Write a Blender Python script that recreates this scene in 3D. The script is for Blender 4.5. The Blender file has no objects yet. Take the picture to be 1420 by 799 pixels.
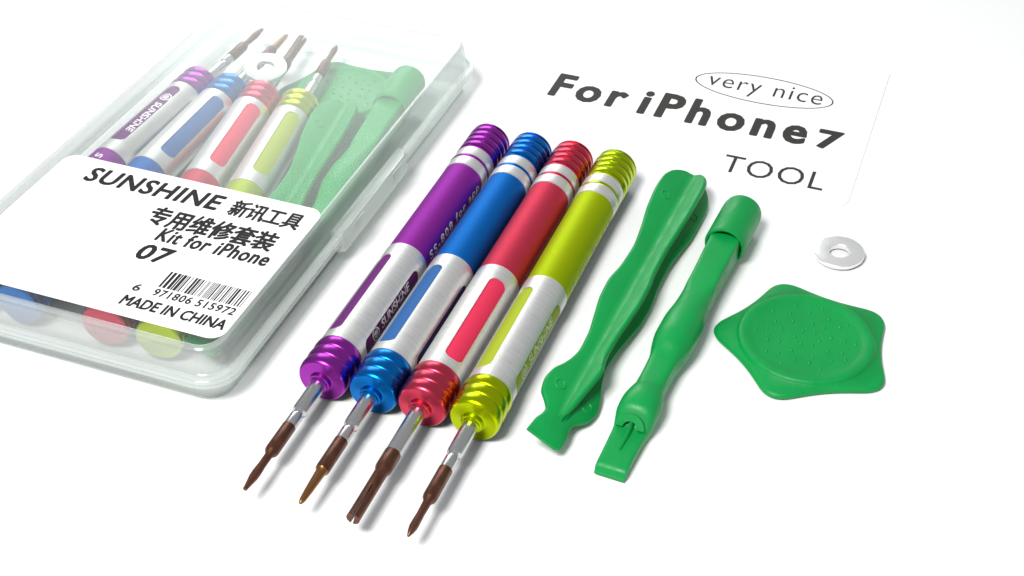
import bpy, bmesh, math, random
from mathutils import Vector, Matrix, Euler
from mathutils.geometry import delaunay_2d_cdt
random.seed(7)
PI = math.pi
sc = bpy.context.scene
COL = sc.collection
sc.unit_settings.system = 'METRIC'
sc.unit_settings.scale_length = 0.01            # one unit is one centimetre

# ------------------------------------------------------------------ camera
cam = bpy.data.cameras.new('camera')
cam.sensor_width = 36.0
cam.lens = 1955 / 1420 * 36.0
cam.clip_start, cam.clip_end = 0.5, 1000
cam.dof.use_dof = True
cam.dof.focus_distance = 36.5
camo = bpy.data.objects.new('camera', cam)
camo.location = (10.9123, -29.1585, 25.1138)
camo.rotation_euler = (math.radians(90 - 38.8914), 0, math.radians(20.5178))
COL.objects.link(camo)
sc.camera = camo
cam.dof.aperture_fstop = 0.9

# ------------------------------------------------------------------ light of the photo table
w = bpy.data.worlds.new('World'); sc.world = w; w.use_nodes = True
bg = w.node_tree.nodes['Background']
bg.inputs[0].default_value = (0.93, 0.96, 1.0, 1); bg.inputs[1].default_value = 0.43

def area(name, loc, target, size, size_y, power, color=(1, 1, 1)):
    l = bpy.data.lights.new(name, 'AREA'); l.shape = 'RECTANGLE'
    l.size, l.size_y, l.energy, l.color = size, size_y, power, color
    o = bpy.data.objects.new(name, l); o.location = loc
    d = Vector(target) - Vector(loc)
    o.rotation_euler = d.to_track_quat('-Z', 'Y').to_euler()
    COL.objects.link(o); return o
area('key_softbox', (-11, -46, 73), (3, 4, 0), 25, 25, 90000, (1.0, 0.985, 0.965))
area('back_softbox', (-30, 52, 30), (-9, 4, 1), 34, 26, 12500, (0.97, 1.0, 0.99))

sc.view_settings.view_transform = 'Standard'
sc.view_settings.look = 'None'
sc.view_settings.exposure = 0.0
sc.view_settings.gamma = 1.0
sc.cycles.max_bounces = 14
sc.cycles.transparent_max_bounces = 32
sc.cycles.caustics_reflective = False
sc.cycles.caustics_refractive = False
sc.cycles.sample_clamp_indirect = 6

# ------------------------------------------------------------------ materials
def mat(name, color, rough=0.4, metal=0.0, spec=0.5, noise=None, bump=None, coat=0.0, sss=0.0, mixcol=None):
    """noise=(scale xyz, roughness amplitude); bump=(scale xyz, strength, distance)"""
    m = bpy.data.materials.new(name); m.use_nodes = True
    nt = m.node_tree; p = nt.nodes['Principled BSDF']
    p.inputs['Base Color'].default_value = (*color, 1)
    p.inputs['Roughness'].default_value = rough
    p.inputs['Metallic'].default_value = metal
    p.inputs['Specular IOR Level'].default_value = spec
    p.inputs['Coat Weight'].default_value = coat
    if sss:
        p.inputs['Subsurface Weight'].default_value = sss
        p.inputs['Subsurface Radius'].default_value = (0.05, 0.25, 0.1)
        p.inputs['Subsurface Scale'].default_value = 0.5
    tc = nt.nodes.new('ShaderNodeTexCoord')
    def noise_tex(scale, detail=4):
        mp = nt.nodes.new('ShaderNodeMapping'); mp.inputs['Scale'].default_value = scale
        nt.links.new(tc.outputs['Object'], mp.inputs['Vector'])
        n = nt.nodes.new('ShaderNodeTexNoise'); n.inputs['Scale'].default_value = 1.0
        n.inputs['Detail'].default_value = detail
        nt.links.new(mp.outputs['Vector'], n.inputs['Vector']); return n
    if noise:
        n = noise_tex(noise[0])
        mr = nt.nodes.new('ShaderNodeMapRange')
        mr.inputs['From Min'].default_value = 0.3; mr.inputs['From Max'].default_value = 0.7
        mr.inputs['To Min'].default_value = max(0.02, rough - noise[1]); mr.inputs['To Max'].default_value = rough + noise[1]
        nt.links.new(n.outputs['Fac'], mr.inputs['Value']); nt.links.new(mr.outputs['Result'], p.inputs['Roughness'])
    if mixcol:
        n = noise_tex(mixcol[0])
        cr = nt.nodes.new('ShaderNodeValToRGB')
        cr.color_ramp.elements[0].position = 0.35; cr.color_ramp.elements[0].color = (*color, 1)
        cr.color_ramp.elements[1].position = 0.7; cr.color_ramp.elements[1].color = (*mixcol[1], 1)
        nt.links.new(n.outputs['Fac'], cr.inputs['Fac']); nt.links.new(cr.outputs['Color'], p.inputs['Base Color'])
    if bump:
        n = noise_tex(bump[0], 3)
        b = nt.nodes.new('ShaderNodeBump'); b.inputs['Strength'].default_value = bump[1]; b.inputs['Distance'].default_value = bump[2]
        nt.links.new(n.outputs['Fac'], b.inputs['Height']); nt.links.new(b.outputs['Normal'], p.inputs['Normal'])
    return m

def clear_plastic(name, tint, lo, hi, rough=0.12, milky=0.5):
    """thin clear moulded plastic: seen through face on, milky and shiny where it turns away"""
    m = bpy.data.materials.new(name); m.use_nodes = True
    nt = m.node_tree; nt.nodes.clear()
    out = nt.nodes.new('ShaderNodeOutputMaterial')
    tr = nt.nodes.new('ShaderNodeBsdfTransparent'); tr.inputs['Color'].default_value = (*tint, 1)
    gl = nt.nodes.new('ShaderNodeBsdfGlossy'); gl.inputs['Roughness'].default_value = rough
    gl.inputs['Color'].default_value = (0.95, 0.97, 0.96, 1)
    df = nt.nodes.new('ShaderNodeBsdfDiffuse'); df.inputs['Color'].default_value = (0.91, 0.935, 0.925, 1)
    tl = nt.nodes.new('ShaderNodeBsdfTranslucent'); tl.inputs['Color'].default_value = (0.91, 0.935, 0.925, 1)
    mx0 = nt.nodes.new('ShaderNodeMixShader'); mx0.inputs[0].default_value = 0.5
    nt.links.new(df.outputs[0], mx0.inputs[1]); nt.links.new(tl.outputs[0], mx0.inputs[2])
    lw = nt.nodes.new('ShaderNodeLayerWeight'); lw.inputs['Blend'].default_value = 0.35
    mr = nt.nodes.new('ShaderNodeMapRange'); mr.inputs['To Min'].default_value = lo; mr.inputs['To Max'].default_value = hi
    nt.links.new(lw.outputs['Facing'], mr.inputs['Value'])
    mx1 = nt.nodes.new('ShaderNodeMixShader'); mx1.inputs[0].default_value = milky
    mk = nt.nodes.new('ShaderNodeMapRange'); mk.inputs['From Min'].default_value = 0.25; mk.inputs['From Max'].default_value = 0.75
    mk.inputs['To Min'].default_value = milky; mk.inputs['To Max'].default_value = 0.85
    nt.links.new(lw.outputs['Facing'], mk.inputs['Value']); nt.links.new(mk.outputs['Result'], mx1.inputs[0])
    nt.links.new(gl.outputs[0], mx1.inputs[1]); nt.links.new(mx0.outputs[0], mx1.inputs[2])
    mx2 = nt.nodes.new('ShaderNodeMixShader')
    nt.links.new(mr.outputs['Result'], mx2.inputs[0]); nt.links.new(tr.outputs[0], mx2.inputs[1]); nt.links.new(mx1.outputs[0], mx2.inputs[2])
    nt.links.new(mx2.outputs[0], out.inputs['Surface'])
    return m

M = {}
M['table'] = mat('white_table', (0.86, 0.86, 0.86), 0.55, spec=0.25)
M['card'] = mat('white_card', (0.86, 0.86, 0.855), 0.5, spec=0.3)
M['card_ink'] = mat('card_ink', (0.035, 0.034, 0.032), 0.6, spec=0.2)
M['sticker'] = mat('white_sticker', (0.86, 0.86, 0.86), 0.45, spec=0.3)
M['ink'] = mat('black_ink', (0.012, 0.012, 0.012), 0.6, spec=0.2)
M['silver'] = mat('brushed_aluminium', (0.80, 0.792, 0.77), 0.46, 0.9, noise=((2, 40, 2), 0.08), bump=((3, 70, 3), 0.28, 0.012), mixcol=((1.5, 26, 1.5), (0.70, 0.695, 0.68)))
M['chrome'] = mat('chrome', (0.58, 0.58, 0.575), 0.24, 1.0)
M['bit'] = mat('brown_coated_steel', (0.15, 0.06, 0.035), 0.38, 0.8, bump=((40, 90, 40), 0.15, 0.01), mixcol=((8, 3, 8), (0.09, 0.036, 0.022)))
M['bit_gold'] = mat('golden_brown_steel', (0.27, 0.125, 0.045), 0.3, 0.9, bump=((40, 90, 40), 0.1, 0.01))
M['engrave'] = mat('pale_engraving', (0.85, 0.83, 0.86), 0.5, 0.0)
M['engrave_lime'] = mat('pale_lime_engraving', (0.62, 0.70, 0.42), 0.5, 0.0)
M['green'] = mat('green_nylon', (0.001, 0.275, 0.056), 0.42, 0.0, spec=0.28, noise=((6, 2, 6), 0.10), bump=((22, 9, 22), 0.14, 0.012), mixcol=((1.3, .7, 1.3), (0.001, 0.245, 0.050)))
M['washer'] = mat('bright_nickel', (0.9, 0.9, 0.89), 0.34, 0.75, bump=((2.2, 2.2, 2.2), 0.35, 0.03))
M['lid'] = clear_plastic('clear_lid_plastic', (0.99, 0.998, 0.994), 0.012, 0.20, 0.32, 0.25)
M['tray'] = clear_plastic('clear_tray_plastic', (0.985, 0.996, 0.99), 0.02, 0.32, 0.2, 0.4)
M['wall'] = clear_plastic('clear_wall_plastic', (0.99, 0.998, 0.995), 0.26, 0.56, 0.12, 0.85)
M['rim'] = clear_plastic('clear_rim_plastic', (0.96, 0.98, 0.97), 0.25, 0.6, 0.12, 0.75)
ANOD = {
    'purple': ((0.33, 0.032, 0.38), (0.13, 0.018, 0.15)),
    'blue':   ((0.004, 0.165, 0.55), (0.025, 0.11, 0.32)),
    'red':    ((0.64, 0.05, 0.10), (0.66, 0.03, 0.085)),
    'lime':   ((0.45, 0.57, 0.002), (0.34, 0.42, 0.02)),
}
for k, (c, c2) in ANOD.items():
    M[k] = mat(k + '_anodised_satin', c, 0.60, 1.0, noise=((3, 30, 3), 0.03), bump=((6, 130, 6), 0.10, 0.006))
    M[k + '_bright'] = mat(k + '_anodised_bright', c, 0.28, 1.0)
    M[k + '_inlay'] = mat(k + '_inlay', c2, 0.6, 0.1, spec=0.2, bump=((50, 50, 50), 0.1, 0.01))

# ------------------------------------------------------------------ mesh helpers
def link(name, bm, m, parent=None, smooth=True, ang=32, tf=None):
    if tf is not None: bmesh.ops.transform(bm, matrix=tf, verts=bm.verts)
    bmesh.ops.recalc_face_normals(bm, faces=bm.faces)
    if smooth:
        a = math.radians(ang)
        for f in bm.faces: f.smooth = True
        for e in bm.edges:
            if len(e.link_faces) == 2 and e.calc_face_angle(0) > a: e.smooth = False
    me = bpy.data.meshes.new(name); bm.to_mesh(me); bm.free()
    me.materials.append(m)
    o = bpy.data.objects.new(name, me); COL.objects.link(o)
    if parent: o.parent = parent
    return o

def tag(o, label=None, cat=None, group=None, kind=None):
    if label: o['label'] = label
    if cat: o['category'] = cat
    if group: o['group'] = group
    if kind: o['kind'] = kind
    return o

def thing(name, loc=(0, 0, 0), rz=0.0):
    o = bpy.data.objects.new(name, None); o.location = loc; o.rotation_euler = (0, 0, rz)
    o.empty_display_size = 0.5
    COL.objects.link(o); return o

def copy_tree(o, parent=None):
    c = o.copy(); COL.objects.link(c)
    if parent: c.parent = parent; c.matrix_parent_inverse = o.matrix_parent_inverse.copy()
    for ch in [x for x in bpy.data.objects if x.parent == o]: copy_tree(ch, c)
    return c

def lathe_y(prof, n=72):
    """profile [(y, r)] turned about the Y axis"""
    bm = bmesh.new(); rings = []
    for y, r in prof:
        if r < 1e-5: rings.append([bm.verts.new((0, y, 0))])
        else: rings.append([bm.verts.new((r * math.sin(2 * PI * i / n), y, r * math.cos(2 * PI * i / n))) for i in range(n)])
    for a, b in zip(rings, rings[1:]):
        if len(a) == 1 and len(b) == 1: continue
        for i in range(n):
            j = (i + 1) % n
            if len(a) == 1: bm.faces.new((a[0], b[i], b[j]))
            elif len(b) == 1: bm.faces.new((a[i], a[j], b[0]))
            else: bm.faces.new((a[i], a[j], b[j], b[i]))
    return bm

def loft(sections, cap=True):
    bm = bmesh.new(); rings = [[bm.verts.new(p) for p in s] for s in sections]
    n = len(rings[0])
    for a, b in zip(rings, rings[1:]):
        for i in range(n):
            j = (i + 1) % n
            bm.faces.new((a[i], a[j], b[j], b[i]))
    if cap:
        bm.faces.new(rings[0]); bm.faces.new(list(reversed(rings[-1])))
    return bm

def rrect(x0, x1, y0, y1, r, n=10):
    pts = []
    for cx, cy, a0 in ((x1 - r, y1 - r, 0), (x0 + r, y1 - r, 90), (x0 + r, y0 + r, 180), (x1 - r, y0 + r, 270)):
        for i in range(n + 1):
            a = math.radians(a0 + 90 * i / n)
            pts.append((cx + r * math.cos(a), cy + r * math.sin(a)))
    return pts

def slab(pts, z0, z1, bev=0.0, seg=2):
    bm = bmesh.new()
    lo = [bm.verts.new((x, y, z0)) for x, y in pts]; hi = [bm.verts.new((x, y, z1)) for x, y in pts]
    n = len(pts)
    bm.faces.new(list(reversed(lo))); top = bm.faces.new(hi)
    for i in range(n): bm.faces.new((lo[i], lo[(i + 1) % n], hi[(i + 1) % n], hi[i]))
    if bev:
        bmesh.ops.bevel(bm, geom=list(top.edges), offset=bev, segments=seg, profile=0.5, affect='EDGES')
    return bm

def interp(tab, y):
    """smooth (Catmull-Rom like cosine) interpolation through rows (y, a, b, ...), y ascending"""
    if y <= tab[0][0]: return tab[0][1:]
    for i in range(len(tab) - 1):
        p, q = tab[i], tab[i + 1]
        if y <= q[0]:
            t = (y - p[0]) / (q[0] - p[0])
            res = []
            for k in range(1, len(p)):
                def slope(j):
                    if j <= 0 or j >= len(tab) - 1: return 0.0
                    d0 = (tab[j][k] - tab[j-1][k]) / (tab[j][0] - tab[j-1][0]); d1 = (tab[j+1][k] - tab[j][k]) / (tab[j+1][0] - tab[j][0])
                    return 0.0 if d0 * d1 <= 0 else 2 * d0 * d1 / (d0 + d1)
                h = q[0] - p[0]
                m0, m1 = slope(i) * h, slope(i + 1) * h
                t2, t3 = t * t, t * t * t
                res.append((2*t3-3*t2+1)*p[k] + (t3-2*t2+t)*m0 + (-2*t3+3*t2)*q[k] + (t3-t2)*m1)
            return res
    return tab[-1][1:]

# ------------------------------------------------------------------ lettering
def text_bm(s, bold=0.0, track=1.0, res=3):
    cu = bpy.data.curves.new('lettering', 'FONT'); cu.body = s; cu.size = 1.0
    cu.offset = bold; cu.space_character = track; cu.resolution_u = res
    o = bpy.data.objects.new('lettering', cu); COL.objects.link(o)
    dg = bpy.context.evaluated_depsgraph_get()
    me = bpy.data.meshes.new_from_object(o.evaluated_get(dg))
    bm = bmesh.new(); bm.from_mesh(me)
    bpy.data.objects.remove(o); bpy.data.curves.remove(cu); bpy.data.meshes.remove(me)
    bmesh.ops.remove_doubles(bm, verts=bm.verts, dist=1e-5)
    return bm

def fit(bm, x0, x1, y0, y1, shear=0.0):
    """scale lettering so its bounding box fills x0..x1, y0..y1"""
    xs = [v.co.x for v in bm.verts]; ys = [v.co.y for v in bm.verts]
    ax, bx, ay, by = min(xs), max(xs), min(ys), max(ys)
    for v in bm.verts:
        y = y0 + (v.co.y - ay) / (by - ay) * (y1 - y0)
        v.co.x = x0 + (v.co.x - ax) / (bx - ax) * (x1 - x0) + shear * (y - y0)
        v.co.y = y; v.co.z = 0
    return bm

def heavy(bm, d):
    """thicken the strokes: shifted copies printed over one another"""
    out = bmesh.new(); k = 0
    for dx, dy in ((0, 0), (d, 0), (-d, 0), (0, d), (0, -d), (d * .7, d * .7), (-d * .7, -d * .7), (d * .7, -d * .7), (-d * .7, d * .7)):
        c = bm.copy()
        for v in c.verts: v.co += Vector((dx, dy, 0.0003 * k))
        me = bpy.data.meshes.new('part'); c.to_mesh(me); c.free(); out.from_mesh(me); bpy.data.meshes.remove(me); k += 1
    bm.free(); return out

def join(bms):
    out = bmesh.new()
    for b in bms:
        me = bpy.data.meshes.new('part'); b.to_mesh(me); b.free(); out.from_mesh(me); bpy.data.meshes.remove(me)
    return out

def wrap(bm, r, ang0):
    """lettering drawn in (u along axis, v round the girth) laid on a cylinder about Y; ang0 = where v is 0"""
    for v in bm.verts:
        a = ang0 - v.co.y / r
        q = r + v.co.z
        v.co = Vector((q * math.sin(a), v.co.x, q * math.cos(a)))
    return bm

# ------------------------------------------------------------------ the table
def ring_sheet(name, w_, m, z=0):
    bm = bmesh.new()
    vs = [bm.verts.new(p) for p in ((-w_, -w_, z), (w_, -w_, z), (w_, w_, z), (-w_, w_, z))]
    bm.faces.new(vs); return link(name, bm, m, smooth=False)
tag(ring_sheet('table_top', 160, M['table']), kind='structure')

# ------------------------------------------------------------------ precision screwdrivers (axis along Y, bit towards -Y)
R0 = 0.66
def grooved(y0, y1, n, r, depth, groove):
    """soft rounded rings between narrow grooves"""
    prof = []; L = (y1 - y0) / n
    for k in range(n):
        a = y0 + k * L
        prof += [(a, r - depth), (a + groove * .6, r - depth), (a + groove * .75, r - .012), (a + groove, r), (a + L - groove * .3, r), (a + L - groove * .05, r - .012)]
    return prof

def window_shape(u0, u1, hw, rad, n=7):
    return rrect(u0, u1, -hw, hw, rad, n)

def sleeve_bm(y0, y1, r, wins, hw, rad, thick):
    """tube of height y0..y1 with rounded windows cut through it"""
    per = 2 * PI * r
    NX = 96; NY = 10
    pts, edges, faces = [], [], []
    for i in range(NX + 1):
        for j in range(NY + 1): pts.append(Vector((per * i / NX, y0 + (y1 - y0) * j / NY)))
    holes = []
    for ang in wins:
        c = (ang % (2 * PI)) * r
        poly = [(c + v, u) for u, v in window_shape(y0 + 0.30, y1 - 0.52, hw, rad)]
        holes.append(poly)
    def inside(p, poly):
        res = False; n = len(poly)
        for i in range(n):
            x1, y1_ = poly[i]; x2, y2 = poly[(i + 1) % n]
            if (y1_ > p[1]) != (y2 > p[1]) and p[0] < (x2 - x1) * (p[1] - y1_) / (y2 - y1_) + x1: res = not res
        return res
    keep = []
    for p in pts:
        bad = False
        for poly in holes:
            xs = [q[0] for q in poly]; ys = [q[1] for q in poly]
            if min(xs) - 0.02 < p.x < max(xs) + 0.02 and min(ys) - 0.02 < p.y < max(ys) + 0.02:
                if inside(p, poly) or min((Vector(q) - p).length for q in poly) < 0.03: bad = True
        if not bad: keep.append(p)
    pts = keep; con = []
    for poly in holes:
        base = len(pts); pts += [Vector(q) for q in poly]
        con += [(base + i, base + (i + 1) % len(poly)) for i in range(len(poly))]
    vs, es, fs, *_ = delaunay_2d_cdt(pts, con, [], 0, 1e-5)
    bm = bmesh.new()
    bv = [bm.verts.new((r * math.sin(v.x / r), v.y, r * math.cos(v.x / r))) for v in vs]
    for f in fs:
        c = sum((vs[i] for i in f), Vector((0, 0))) / len(f)
        if any(inside(c, h) for h in holes): continue
        try: bm.faces.new([bv[i] for i in f])
        except ValueError: pass
    bmesh.ops.remove_doubles(bm, verts=bm.verts, dist=1e-4)
    loose = [v for v in bm.verts if not v.link_faces]
    bmesh.ops.delete(bm, geom=loose, context='VERTS')
    bnd = [e for e in bm.edges if len(e.link_faces) == 1]
    res = bmesh.ops.extrude_edge_only(bm, edges=bnd)
    for v in [g for g in res['geom'] if isinstance(g, bmesh.types.BMVert)]:
        k = (r - thick) / math.hypot(v.co.x, v.co.z); v.co.x *= k; v.co.z *= k
    return bm

def inlay_bm(y0, y1, r, ang, hw):
    bm = bmesh.new(); rows = []
    for j in range(2):
        y = y0 + (y1 - y0) * j
        rows.append([bm.verts.new((r * math.sin(ang + (i / 12 - 0.5) * 2 * hw / r), y, r * math.cos(ang + (i / 12 - 0.5) * 2 * hw / r))) for i in range(13)])
        rows.append([bm.verts.new(((r - .05) * math.sin(ang + (i / 12 - 0.5) * 2 * hw / r), y, (r - .05) * math.cos(ang + (i / 12 - 0.5) * 2 * hw / r))) for i in range(13)])
    a, ai, b, bi = rows
    for i in range(12):
        bm.faces.new((a[i], a[i+1], b[i+1], b[i])); bm.faces.new((ai[i], ai[i+1], bi[i+1], bi[i]))
        bm.faces.new((a[i], a[i+1], ai[i+1], ai[i])); bm.faces.new((b[i], b[i+1], bi[i+1], bi[i]))
    for i in (0, 12): bm.faces.new((a[i], b[i], bi[i], ai[i]))
    return bm

def emblem_bm(cx, rad):
    """round emblem: a ring with a flame-like figure inside"""
    bm = bmesh.new()
    def ringf(r1, r2, n=22):
        a = [bm.verts.new((cx + r1 * math.cos(2*PI*i/n), r1 * math.sin(2*PI*i/n), 0)) for i in range(n)]
        b = [bm.verts.new((cx + r2 * math.cos(2*PI*i/n), r2 * math.sin(2*PI*i/n), 0)) for i in range(n)]
        for i in range(n): bm.faces.new((a[i], a[(i+1) % n], b[(i+1) % n], b[i]))
    ringf(rad, rad * 0.78)
    for s in (-1, 1):
        for (u0, v0, u1, v1, wd) in ((-0.55, 0.12, 0.1, 0.5, 0.2), (-0.55, 0.2, 0.55, 0.12, 0.2), (0.0, 0.1, 0.5, 0.45, 0.16)):
            d = Vector((u1 - u0, v1 - v0)); nrm = Vector((-d.y, d.x)).normalized() * wd / 2
            q = [(u0 + nrm.x, v0 + nrm.y), (u1 + nrm.x, v1 + nrm.y), (u1 - nrm.x, v1 - nrm.y), (u0 - nrm.x, v0 - nrm.y)]
            bm.faces.new([bm.verts.new((cx + x * rad, s * y * rad, 0)) for x, y in (q if s > 0 else q[::-1])])
    return bm

def shaft_profile(kind):
    if kind == 'plain':      # one thick silver shaft, no neck
        return [(-6.15, 0.0), (-6.15, .205), (-7.70, .205), (-7.74, .19), (-7.74, 0)]
    return [(-6.15, 0.0), (-6.15, .205), (-7.20, .205), (-7.26, .19), (-7.30, .135), (-7.36, .135), (-7.39, .165), (-7.42, .172), (-7.80, .172), (-7.80, 0)]

def bit_bm(kind):
    if kind == 'fork':
        b0 = lathe_y([(-7.72, 0), (-7.72, .19), (-7.75, .215), (-8.20, .215), (-8.30, .21), (-8.40, .17), (-8.46, .165), (-8.95, .165), (-8.95, 0)], 32)
        parts = [b0]
        for s in (-1, 1):
            secs = []
            for y, r, gap in ((-8.9, .165, .010), (-9.4, .165, .018), (-9.75, .166, .022), (-9.97, .168, .026)):
                a0 = math.asin(gap / r)
                arc = [(a0 + (PI - 2 * a0) * i / 10) for i in range(11)]
                secs.append([(r * math.cos(a), y, s * r * math.sin(a)) for a in arc])
            parts.append(loft(secs))
        bm = join(parts)
        bmesh.ops.rotate(bm, verts=bm.verts, cent=(0, 0, 0), matrix=Matrix.Rotation(math.radians(104), 3, 'Y'))
        return bm
    if kind == 'cone':
        return lathe_y([(-7.78, 0), (-7.78, .165), (-7.8, .178), (-8.78, .18), (-8.84, .172), (-8.85, .1), (-8.85, 0)], 32)
    if kind == 'spear':
        return lathe_y([(-7.78, 0), (-7.78, .165), (-7.8, .178), (-8.72, .18), (-8.80, .165), (-8.9, .105), (-9.3, .095), (-9.55, .105), (-9.72, .105), (-9.86, .075), (-10.0, .03), (-10.02, 0)], 32)
    # flat-ended star tip
    return lathe_y([(-7.78, 0), (-7.78, .165), (-7.8, .178), (-8.66, .18), (-8.74, .165), (-8.84, .10), (-9.2, .10), (-9.45, .115), (-9.62, .11), (-9.95, .06), (-10.02, .055), (-10.03, 0)], 32)

def screwdriver(color, win0, bitkind, text_ang, loc, name='precision_screwdriver', emblem_win=1, bitmat='bit'):
    t = thing(name, loc)
    br, sat = M[color + '_bright'], M[color]
    # end cap with grooves
    prof = [(4.60, 0), (4.60, .62)] + grooved(4.62, 5.80, 4, R0, 0.045, 0.085) + [(5.81, R0 - .05), (5.86, R0 - .05), (5.87, R0 - .01), (5.93, R0 - .02), (5.97, R0 - .06), (5.98, R0 - .12), (5.98, 0)]
    link('end_cap', lathe_y(prof), br, t)
    # barrel with its two turned bright rings
    b = link('barrel', lathe_y([(-0.72, 0), (-0.72, .61), (-0.70, .63), (3.55, .63), (3.57, .61), (4.62, .61), (4.62, 0)]), sat, t)
    for y in (3.57, 4.12):
        link('silver_ring', lathe_y([(y, .60), (y + .01, .64), (y + .03, .645), (y + .41, .645), (y + .43, .64), (y + .44, .60)]), M['silver'], t)
    link('spacer_ring', lathe_y([(4.0, .60), (4.02, .652), (4.06, .662), (4.10, .652), (4.13, .60)]), br, t)
    link('spacer_ring', lathe_y([(4.54, .60), (4.55, .65), (4.60, .66), (4.64, .62)]), br, t)
    # silver sleeve with three long windows
    wins = [win0 + k * 2 * PI / 3 for k in range(3)]
    r_s, hw = .642, .275
    link('grip_sleeve', sleeve_bm(-4.95, -0.72, r_s, wins, hw, .21, .05), M['silver'], t, ang=40)
    ink = M['engrave_lime'] if color == 'lime' else M['engrave']
    for k, a in enumerate(wins):
        iv = link('window_inlay', inlay_bm(-4.93, -0.75, .608, a, hw + .13), M[color + '_inlay'], t)
        if k == emblem_win:
            lt = heavy(fit(text_bm('SUNSHINE', 0), -3.62, -1.85, -.12, .12, shear=0.2), .010)
            link('lettering', wrap(lt, .614, a - .14), ink, iv, smooth=False)
            link('emblem', wrap(emblem_bm(-3.98, .2), .614, a - .10), ink, iv, smooth=False)
    # engraving along the barrel
    tb = heavy(fit(text_bm('SS-808 for app', 0.0, 1.25), -0.42, 3.3, -.13, .17, shear=0.15), .008)
    link('lettering', wrap(tb, .637, text_ang), ink, b, smooth=False)
    # front collar of three soft rings, chamfer and neck
    prof = [(-4.93, 0), (-4.93, .60)] + [(y, r) for y, r in ((-4.95, .635), (-5.0, .66), (-5.12, .672), (-5.24, .66), (-5.285, .648), (-5.30, .632),
            (-5.315, .648), (-5.36, .66), (-5.48, .672), (-5.60, .66), (-5.645, .648), (-5.66, .632), (-5.675, .648), (-5.72, .66), (-5.85, .672), (-5.96, .66), (-6.02, .63), (-6.04, .60),
            (-6.045, .34), (-6.06, .31), (-6.12, .30), (-6.17, .29), (-6.185, .25), (-6.23, .24), (-6.25, .21), (-6.25, 0))]
    link('collar', lathe_y(prof), br, t)
    link('shaft', lathe_y(shaft_profile('plain' if bitkind == 'fork' else 'neck'), 40), M['chrome'], t)
    bit = link('bit', bit_bm(bitkind), M['bit'], t, ang=45)
    if bitkind == 'cone':
        link('golden_tip', lathe_y([(-8.83, 0), (-8.83, .172), (-8.90, .128), (-9.0, .125), (-9.55, .10), (-9.85, .075), (-9.95, .045), (-10.0, 0)], 32), M['bit_gold'], bit)
    return t

D = math.radians
DRV = [
    ('purple', D(-34), 'flat', D(84), -2.94, 'bit', 'purple metal screwdriver lying on the white table, leftmost of the loose row', 1),
    ('blue', D(-23), 'cone', D(150), -1.52, 'bit_gold', 'blue metal screwdriver with golden pointed bit, lying loose between purple and red', 2),
    ('red', D(28), 'fork', D(150), -0.17, 'bit', 'red metal screwdriver with a forked bit, lying loose on the table', 2),
    ('lime', D(-33), 'spear', D(98), 1.23, 'bit', 'lime green metal screwdriver lying on the table beside the green plastic pry bars', 1),
]
loose = {}
for color, w0, bk, ta, x, bmn, lab, ew in DRV:
    o = screwdriver(color, w0, bk, ta, (x, 0, R0 + 0.016), emblem_win=ew, bitmat=bmn)
    tag(o, lab, 'screwdriver', 'screwdrivers laid out in a row')
    loose[color] = o

# ------------------------------------------------------------------ printed card
card = thing('printed_card', (0, 0, 0.004))
tag(card, 'white paper card printed with black lettering, lying flat behind the tools', 'card')
pts = rrect(-3.3, 8.2, 7.08, 16.2, 0.55)
link('sheet', slab(pts, 0.0, 0.03), M['card'], card, ang=20)
def cardtext(name, bms, z=0.0325):
    bm = join(bms)
    for v in bm.verts: v.co.z += z
    return link(name, bm, M['card_ink'], card, smooth=False)
cardtext('headline_lettering', [
    heavy(fit(text_bm('For', 0.012, 1.28), -2.52, 0.06, 10.24, 11.72), .045),
    heavy(fit(text_bm('iPhone', 0.012, 1.28), 0.64, 6.24, 10.18, 11.74), .045),
    heavy(fit(text_bm('7', 0.012), 6.64, 7.38, 10.22, 11.32), .045)])
cardtext('tool_lettering', [fit(text_bm('TOOL', 0.0, 1.1), 4.08, 7.32, 7.80, 8.80)])
def ellipse_ring(cx, cy, a, b, wd, n=96):
    bm = bmesh.new()
    o_ = [bm.verts.new((cx + a * math.cos(2*PI*i/n), cy + b * math.sin(2*PI*i/n), 0)) for i in range(n)]
    i_ = [bm.verts.new((cx + (a - wd) * math.cos(2*PI*i/n), cy + (b - wd) * math.sin(2*PI*i/n), 0)) for i in range(n)]
    for i in range(n): bm.faces.new((o_[i], o_[(i+1) % n], i_[(i+1) % n], i_[i]))
    return bm
cardtext('oval_lettering', [fit(text_bm('very nice', -0.004, 1.12), 2.36, 6.33, 12.50, 13.66)])
cardtext('oval_outline', [ellipse_ring(4.31, 13.10, 2.40, 0.90, 0.05)])

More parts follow.
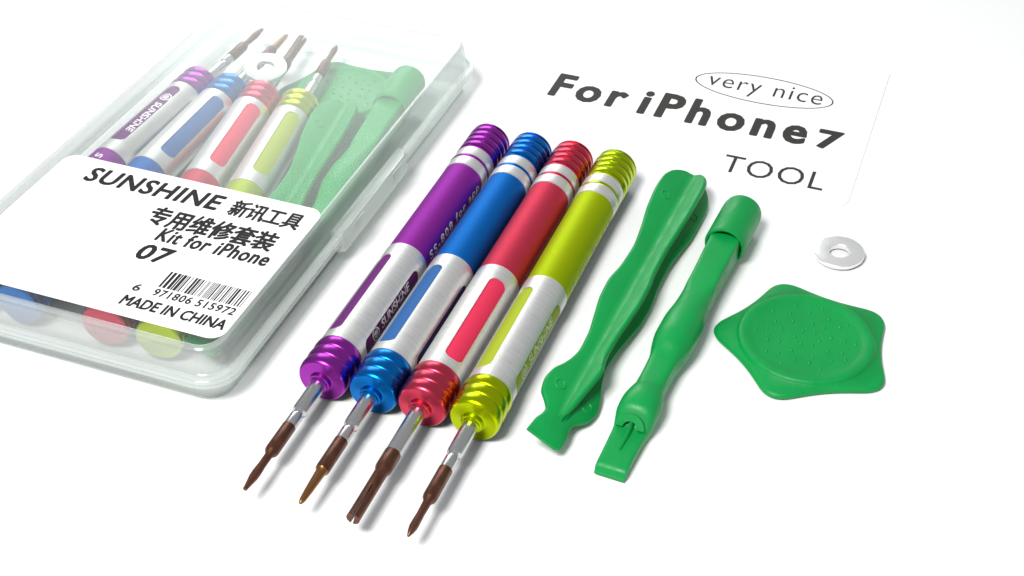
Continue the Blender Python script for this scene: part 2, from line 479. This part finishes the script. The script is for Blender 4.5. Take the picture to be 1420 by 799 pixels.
# ------------------------------------------------------------------ cross-shaped pry bar (four leaves along one spine)
def cross_bar():
    t = thing('pry_bar')
    #        y     wl    wr    fu    fd    (left leaf, right leaf, fin up, fin down)
    tab = [(-5.98, .58, .30, 0, 0), (-5.90, .57, .40, 0, 0), (-5.5, .52, .42, 0, 0), (-5.25, .44, .38, .0, .06), (-5.05, .42, .40, .10, .18), (-4.88, .52, .50, .22, .28),
           (-4.6, .76, .70, .34, .40), (-4.2, .83, .79, .46, .50), (-3.8, .77, .73, .58, .50), (-3.4, .60, .60, .66, .50), (-3.1, .50, .52, .58, .50), (-2.6, .42, .46, .50, .48),
           (-2.0, .44, .50, .53, .48), (-1.2, .56, .62, .63, .5), (-0.4, .68, .72, .71, .5), (0.2, .70, .73, .70, .5), (1.1, .60, .66, .60, .5), (2.0, .57, .64, .59, .5),
           (3.0, .67, .73, .66, .5), (4.0, .82, .84, .72, .5), (5.0, .89, .85, .74, .5), (5.5, .87, .82, .72, .5), (5.9, .76, .70, .62, .45), (6.15, .59, .54, .48, .40), (6.32, .38, .34, .30, .25), (6.38, .15, .14, .12, .10)]
    ys = [-5.98 + 12.36 * i / 150 for i in range(151)] + [6.33, 6.355]
    ys = sorted(set(ys))
    secs = []
    h = .085
    for y in ys:
        wl, wr, fu, fd = interp(tab, y)
        hh = h
        if y < -5.55: hh = max(0.03, h * (1 - (-5.55 - y) / 0.43 * 0.55))
        def arm(wd, ang):
            wd = max(wd, hh * 1.05)
            loc = [(wd - .05, -hh * .98), (wd - .015, -hh * .72), (wd, -hh * .2), (wd, hh * .2), (wd - .015, hh * .72), (wd - .05, hh * .98)]
            return [(u * math.cos(ang) - v * math.sin(ang), u * math.sin(ang) + v * math.cos(ang)) for u, v in loc]
        FA = D(66)                       # the fin leans over the right leaf
        def fil(a1, a2, w1, w2):
            k = min(1.0, min(w1, w2) / .5); half = (a2 - a1) / 2; mid = (a1 + a2) / 2
            base = hh / math.sin(half) * 1.02            # where the two faces would meet
            out = []
            for s_, e in ((-1, .11), (0, .035), (1, .11)):
                # points on a small concave fillet: out along each face, and at the throat
                if s_ == 0: rr, a = base + e * k, mid
                else:
                    u = hh / math.tan(half) + .16 * k + .01
                    rr, a = math.hypot(u, hh), (a1 + math.atan2(hh, u)) if s_ < 0 else (a2 - math.atan2(hh, u))
                out.append((rr * math.cos(a), rr * math.sin(a)))
            return out
        def fin(f, ang, before, after):
            """a leaf that melts into the flat blade as its height goes to nothing"""
            t = max(0.0, min(1.0, f / .14)); t = t * t * (3 - 2 * t)
            pts_ = arm(f, ang); p0, p1 = before[-1], after[0]
            return [(x * t + (p0[0] + (p1[0] - p0[0]) * (i + 1) / 7) * (1 - t), z * t + (p0[1] + (p1[1] - p0[1]) * (i + 1) / 7) * (1 - t)) for i, (x, z) in enumerate(pts_)]
        f1, f2, f3, f4 = fil(0, FA, wr, fu), fil(FA, PI, wl, fu), fil(PI, PI + FA, wl, fd), fil(PI + FA, 2 * PI, wr, fd)
        if fu < .14:
            q = fu / .14
            f1 = [(x, hh + (z - hh) * q) for x, z in f1]; f2 = [(x, hh + (z - hh) * q) for x, z in f2]
        if fd < .14:
            q = fd / .14
            f3 = [(x, -hh + (z + hh) * q) for x, z in f3]; f4 = [(x, -hh + (z + hh) * q) for x, z in f4]
        sec = arm(wr, 0) + f1 + fin(fu, FA, f1, f2) + f2 + arm(wl, PI) + f3 + fin(fd, PI + FA, f3, f4) + f4
        secs.append([(x, y, z) for x, z in sec])
    link('body', loft(secs), M['green'], t, ang=50, tf=Matrix.Translation((0, 0, .52)) @ Matrix.Rotation(D(30), 4, 'Y'))
    tf = Matrix.Translation((0, 0, .52)) @ Matrix.Rotation(D(30), 4, 'Y')
    for (x, y) in ((-.42, -4.15), (.46, -4.25), (-.52, 4.75), (.56, 4.7)):
        bm = bmesh.new()
        n = 28; rr = .15
        prof = [(rr - .035, .0), (rr - .02, .014), (rr, .016), (rr + .02, .0)]
        rings = [[bm.verts.new((x + r * math.cos(2*PI*i/n), y + r * math.sin(2*PI*i/n), h + z)) for i in range(n)] for r, z in prof]
        for a, b in zip(rings, rings[1:]):
            for i in range(n): bm.faces.new((a[i], a[(i+1) % n], b[(i+1) % n], b[i]))
        link('moulding_mark', bm, M['green'], t, tf=tf)
    return t
pb = cross_bar(); pb.location = (3.34, 0.0, 0.012); pb.rotation_euler.z = D(-2.2)
tag(pb, 'green plastic pry bar with crossed leaves, lying loose beside the lime screwdriver', 'pry tool', 'loose green plastic opening tools')

# ------------------------------------------------------------------ round-capped spudger with chisel end
def spudger():
    t = thing('spudger')
    def sup(hw, z0, z1, n_, N=44):
        out = []
        zc, hh = (z0 + z1) / 2, (z1 - z0) / 2
        for i in range(N):
            a = 2 * PI * i / N; c, s = math.cos(a), math.sin(a)
            out.append((hw * math.copysign(abs(c) ** (2 / n_), c), zc + hh * math.copysign(abs(s) ** (2 / n_), s)))
        return out
    #        y     hw    z0    z1   squareness
    tab = [(-6.12, .39, .03, .10, 8), (-6.02, .40, .01, .26, 9), (-5.9, .40, .0, .31, 9), (-5.2, .41, .0, .36, 9), (-4.70, .43, .0, .39, 8), (-4.60, .45, .0, .42, 6), (-4.42, .49, .0, .66, 3.4), (-4.24, .52, .0, .84, 2.7), (-3.9, .53, .0, .90, 2.3), (-3.55, .48, .0, .88, 2.3), (-3.25, .39, .05, .80, 3.2),
           (-2.9, .37, .06, .78, 4.5), (-2.3, .38, .06, .80, 4.5), (-2.05, .42, .04, .86, 3.0), (-1.75, .49, .0, 1.00, 2.3), (-1.25, .555, .0, 1.10, 2.1), (-0.7, .55, .0, 1.10, 2.15), (0.1, .465, .02, 1.0, 2.7), (0.7, .43, .06, .92, 4.0), (1.15, .41, .10, .92, 9), (3.6, .44, .12, 1.0, 10)]
    ys = [-6.12, -6.09, -6.05] + [-6.02 + 9.5 * i / 130 for i in range(131)]
    secs = [[(x, y, z) for x, z in sup(*interp(tab, y))] for y in ys]
    link('body', loft(secs), M['green'], t, ang=42)
    # rounded hollow cap over the far end
    capm = lathe_y([(3.25, .47), (3.16, .50), (3.14, .54), (3.16, .58), (3.22, .60), (3.35, .60), (4.75, .595), (4.93, .585), (5.03, .565), (5.08, .50), (5.10, .42), (5.11, 0)], 56)
    link('round_cap', capm, M['green'], t, tf=Matrix.Translation((0, 0, .64)))
    # arch moulded above the chisel and the little wedge below it
    ro, ri = .37, .19
    pts = [(ro * math.cos(PI * i / 24), ro * math.sin(PI * i / 24)) for i in range(25)] + [(ri * math.cos(PI * i / 24), ri * math.sin(PI * i / 24)) for i in range(24, -1, -1)]
    secs = slab(pts, 0.0, .10, .025)
    sl = Vector((0, .44, .62)).normalized(); nm = Vector((0, -sl.z, sl.y))
    arch_tf = Matrix(((1, 0, 0, 0), (0, sl.y, nm.y, -4.66), (0, sl.z, nm.z, .39), (0, 0, 0, 1)))
    link('arch', secs, M['green'], t, tf=arch_tf)
    secs = []
    for y, hw, z1 in ((-5.42, .015, .38), (-5.3, .04, .42), (-4.95, .075, .50), (-4.6, .085, .60), (-4.4, .085, .66)):
        secs.append([(hw * math.cos(a) , y, .34 + (z1 - .34) * math.sin(a)) for a in [PI * i / 10 for i in range(11)]])
    link('wedge', loft(secs), M['green'], t)
    return t
sp = spudger(); sp.location = (5.14, 0, 0.02); sp.rotation_euler.z = D(-3.2)
tag(sp, 'green plastic spudger with a round cap and a chisel end, lying loose on the table', 'spudger', 'loose green plastic opening tools')

# ------------------------------------------------------------------ five-pointed opening pick with a dimpled thumb dish
def star_pick():
    t = thing('opening_pick')
    n = 200
    corner = [((2.68 if i % 2 == 0 else 1.97) * math.cos(PI * i / 5), (2.68 if i % 2 == 0 else 1.97) * math.sin(PI * i / 5)) for i in range(10)]
    outline = []
    for i in range(10):                          # straight flanks, rounded points and valleys
        p, q, r_ = Vector(corner[i - 1]), Vector(corner[i]), Vector(corner[(i + 1) % 10])
        cut = .62 if i % 2 == 0 else .60
        u, v = q + (p - q).normalized() * cut, q + (r_ - q).normalized() * cut
        for k in range(20):
            t_ = k / 19
            w_ = u.lerp(q, t_).lerp(q.lerp(v, t_), t_); outline.append((w_.x, w_.y))
    outline = outline[10:] + outline[:10]
    ang_ = [math.atan2(y, x) for x, y in outline]
    bm = bmesh.new()
    prof = [(0.0, 0.965), (0.04, 0.99), (0.10, 1.0), (0.16, 0.985), (0.19, 0.95)]      # edge of the flat plate
    rings = [[bm.verts.new((x * k, y * k, z)) for x, y in outline] for z, k in prof]
    for r_, z in ((1.86, .205), (1.845, .225), (1.82, .275), (1.77, .305), (1.70, .312), (1.60, .305), (1.50, .27), (1.42, .256), (1.2, .25), (0.6, .235)):
        rings.append([bm.verts.new((r_ * math.cos(a_), r_ * math.sin(a_), z)) for a_ in ang_])
    for a, b in zip(rings, rings[1:]):
        for i in range(n): bm.faces.new((a[i], a[(i+1) % n], b[(i+1) % n], b[i]))
    bm.faces.new(list(reversed(rings[0]))); bm.faces.new(rings[-1])
    link('plate', bm, M['green'], t, ang=60)
    dots = []
    rr = [(0.35, 6), (0.72, 9), (1.05, 13), (1.3, 10)]
    bm = bmesh.new()
    for k, (r_, cnt) in enumerate(rr):
        for i in range(cnt):
            a = 2 * PI * (i + random.uniform(-.18, .18)) / cnt + k * .4
            r2 = r_ + random.uniform(-.06, .06)
            cx, cy = r2 * math.cos(a), r2 * math.sin(a)
            z0 = .236 + .012 * r2
            top = bm.verts.new((cx, cy, z0 + .034)); m1 = []; m2 = []
            for j in range(10):
                b = 2 * PI * j / 10
                m1.append(bm.verts.new((cx + .034 * math.cos(b), cy + .034 * math.sin(b), z0 + .024)))
                m2.append(bm.verts.new((cx + .055 * math.cos(b), cy + .055 * math.sin(b), z0 - .012)))
            for j in range(10):
                l = (j + 1) % 10
                bm.faces.new((top, m1[j], m1[l])); bm.faces.new((m1[j], m2[j], m2[l], m1[l]))
    link('grip_bumps', bm, M['green'], t, ang=70)
    return t
star = star_pick(); star.location = (8.27, 0.48, 0.012); star.rotation_euler.z = D(189)
tag(star, 'green plastic five-pointed opening pick with a round dimpled dish, loose at the right', 'opening pick', 'loose green plastic opening tools')

# ------------------------------------------------------------------ washer
def washer():
    prof = [(.29, .02), (.30, .0), (.66, .0), (.70, .02), (.715, .04), (.715, .13), (.70, .15), (.685, .155), (.31, .155), (.295, .14), (.29, .02)]
    n = 90
    bm = bmesh.new()
    rings = []
    for r, z in prof[:-1]:
        ring_ = []
        for i in range(n):
            a = 2 * PI * i / n
            k = 1 + (0.005 * math.sin(5 * a + 1) + 0.005 * math.sin(11 * a) if r > .6 else 0)
            ring_.append(bm.verts.new((r * k * math.cos(a), r * k * math.sin(a), z)))
        rings.append(ring_)
    rings.append(rings[0])
    for a, b in zip(rings, rings[1:]):
        for i in range(n): bm.faces.new((a[i], a[(i+1) % n], b[(i+1) % n], b[i]))
    o = link('metal_washer', bm, M['washer'], ang=22)
    return o
ws = washer(); ws.location = (8.42, 4.72, 0.05); ws.rotation_euler = (D(2), D(-2), 0)
tag(ws, 'bright metal washer lying flat on the table above the green opening pick', 'washer')

# ------------------------------------------------------------------ clear hinged case
CX0, CX1, CY0, CY1 = -14.75, -5.0, -7.42, 10.3
def sweep(prof, closed=False, caps=(False, False), n=10):
    """prof = [(inset, z)] carried round the case outline"""
    bm = bmesh.new(); rings = []
    for d, z in prof:
        rings.append([bm.verts.new((x, y, z)) for x, y in rrect(CX0 + d, CX1 - d, CY0 + d, CY1 - d, max(0.9 - d * 0.8, .2), n)])
    if closed: rings.append(rings[0])
    N = len(rings[0])
    for a, b in zip(rings, rings[1:]):
        for i in range(N): bm.faces.new((a[i], a[(i+1) % N], b[(i+1) % N], b[i]))
    if caps[0]: bm.faces.new(rings[0])
    if caps[1]: bm.faces.new(rings[-1])
    return bm
case = thing('storage_case', (0, 0, 0))
tag(case, 'clear plastic storage case holding a packed tool set, lid shut, at the left', 'case')
tray = [(.50, .006), (.44, .012), (.38, .05), (.34, .12), (.26, .60), (.20, .66), (.02, .68), (.0, .70), (.0, .80), (.02, .82), (.26, .82), (.30, .80), (.34, .60), (.42, .14), (.46, .10), (.52, .09)]
link('tray', sweep([(.50, .006), (.50, .09)], caps=(True, True)), M['tray'], case, ang=30)
link('tray_wall', sweep([(.495, .006), (.44, .012), (.38, .05), (.34, .12), (.26, .60), (.20, .66), (.105, .69), (.105, .81), (.26, .82), (.30, .80), (.34, .60), (.42, .14), (.46, .10), (.495, .09)]), M['wall'], case, ang=30)
link('tray_rim', sweep([(-.01, .69), (-.03, .71), (-.03, .80), (-.01, .822), (.10, .826), (.10, .69)], closed=True), M['rim'], case, ang=30)
lid = [(.42, 1.655), (.42, 1.735), (.50, 1.74), (.50, 1.66)]
top = [(.43, 1.66), (.43, 1.735)]
lid_o = link('lid', sweep(top, caps=(True, True)), M['lid'], case, ang=30)
link('lid_wall', sweep([(.425, 1.66), (.40, 1.64), (.36, 1.58), (.30, 1.02), (.27, .86), (.085, .86), (.085, .94), (.16, .965), (.20, 1.0), (.26, 1.58), (.29, 1.66), (.34, 1.71), (.42, 1.735), (.425, 1.735)]), M['wall'], case, ang=30)
link('lid_rim', sweep([(-.01, .836), (-.03, .85), (-.03, .94), (-.01, .956), (.08, .956), (.08, .836)], closed=True), M['rim'], case, ang=30)
link('lid_bead', sweep([(.30, 1.70), (.33, 1.735), (.37, 1.758), (.42, 1.765), (.46, 1.755), (.48, 1.742)], closed=False), M['rim'], case, ang=60)
link('foot_bead', sweep([(.33, .02), (.36, .004), (.46, .002), (.46, .05), (.36, .07)], closed=True), M['rim'], case, ang=60)
link('latch', slab([(-5.06, -.75), (-4.88, -.65), (-4.86, -.4), (-4.86, 3.5), (-4.88, 3.75), (-5.06, 3.9), (-5.26, 3.9), (-5.26, -.75)], .45, 1.16, .05), M['rim'], case)
for y in (-.1, 2.6):
    link('latch_rib', slab(rrect(-4.87, -4.80, y, y + .7, .03, 3), .62, 1.06, .02), M['rim'], case)
label = link('label_sticker', slab(rrect(-13.9, -5.40, -6.62, -.64, .42), 1.745, 1.752), M['sticker'], case, ang=20)
def labeltext(name, bms, z=1.7555):
    bm = join(bms)
    for v in bm.verts: v.co.z += z
    return link(name, bm, M['ink'], label, smooth=False)
LT = labeltext
LT('lettering', [heavy(fit(text_bm('SUNSHINE', 0, 1.08), -12.75, -8.38, -1.70, -1.02, .06), .028)])
LT('chinese_lettering', [heavy(fit(text_bm('新讯工具', 0, 1.0), -7.98, -5.78, -1.76, -1.02), .022)])
LT('chinese_lettering', [heavy(fit(text_bm('专用维修套装', 0, 1.0), -9.95, -6.02, -2.90, -2.08), .026)])
LT('lettering', [heavy(fit(text_bm('Kit for iPhone', 0, 1.1), -9.22, -5.82, -3.50, -2.94, .05), .022)])
LT('lettering', [heavy(fit(text_bm('07', 0, 1.05), -9.35, -8.42, -4.38, -3.74, .08), .03)])
bars = []
x = -8.02
rb = random.Random(5)
bmb = bmesh.new()
while x < -5.52:
    wd = rb.choice((.022, .022, .044, .044, .066, .088)); gp = rb.choice((.022, .022, .044, .066))
    q = [(x, -5.26), (x + wd, -5.26), (x + wd, -4.58), (x, -4.58)]
    bmb.faces.new([bmb.verts.new((a, b, 0)) for a, b in q]); x += wd + gp
LT('barcode', [bmb])
LT('barcode_digits', [heavy(fit(text_bm('6'), -8.62, -8.42, -5.62, -5.34, .03), .010), heavy(fit(text_bm('971806', 0, 1.12), -8.00, -6.88, -5.62, -5.34, .03), .010), heavy(fit(text_bm('515972', 0, 1.12), -6.72, -5.60, -5.62, -5.34, .03), .010)])
LT('lettering', [heavy(fit(text_bm('MADE IN CHINA', 0, 1.0), -8.62, -5.56, -6.22, -5.84, .05), .016)])

# ------------------------------------------------------------------ the set packed in the case
PACK = [('purple', -13.36, D(-6), 1.5, 'purple screwdriver packed inside the clear case, nearest its left wall'),
        ('blue', -11.99, D(38), -0.5, 'blue screwdriver packed inside the clear case between purple and red ones'),
        ('red', -10.06, D(34), -8.0, 'red screwdriver packed inside the clear case between blue and lime ones'),
        ('lime', -8.52, D(30), -9.0, 'lime screwdriver packed inside the clear case next to green plastic tools')]
for color, x, roll, yaw, lab in PACK:
    o = copy_tree(loose[color])
    # turned end for end, and rolled so that a window faces up
    o.rotation_euler = (0, 0, PI)
    o.location = (x, -0.35, 0.13 + R0 + 0.016)
    w0 = {'purple': D(-34 + 120), 'blue': D(-23), 'red': D(28), 'lime': D(-33)}[color]
    o.rotation_euler = (Matrix.Rotation(PI - D(yaw), 3, 'Z') @ Matrix.Rotation(-(roll + w0), 3, 'Y')).to_euler()
    tag(o, lab, 'screwdriver', 'screwdrivers packed in the clear case')
o = copy_tree(star); o.location = (-8.95, 7.55, .105); o.rotation_euler = (0, 0, D(54)); o.scale = (.90, .90, .90)
tag(o, 'green five-pointed opening pick inside the clear case, under the other green tools', 'opening pick', 'green plastic tools packed in the case')
o = copy_tree(pb); o.location = (-7.15, -.2, .19); o.rotation_euler = (0, D(0), D(8))
tag(o, 'green crossed-leaf pry bar packed inside the clear case next to lime screwdriver', 'pry tool', 'green plastic tools packed in the case')
o = copy_tree(sp); o.location = (-6.25, 2.9, .30); o.rotation_euler = (D(1.2), 0, D(4))
tag(o, 'green round-capped spudger packed along the right wall of the clear case', 'spudger', 'green plastic tools packed in the case')
o = copy_tree(ws); o.location = (-11.35, 6.75, 1.10); o.rotation_euler = (D(8), D(6), 0)
tag(o, 'pale washer inside the clear case, lying across the packed screwdriver shafts', 'washer')
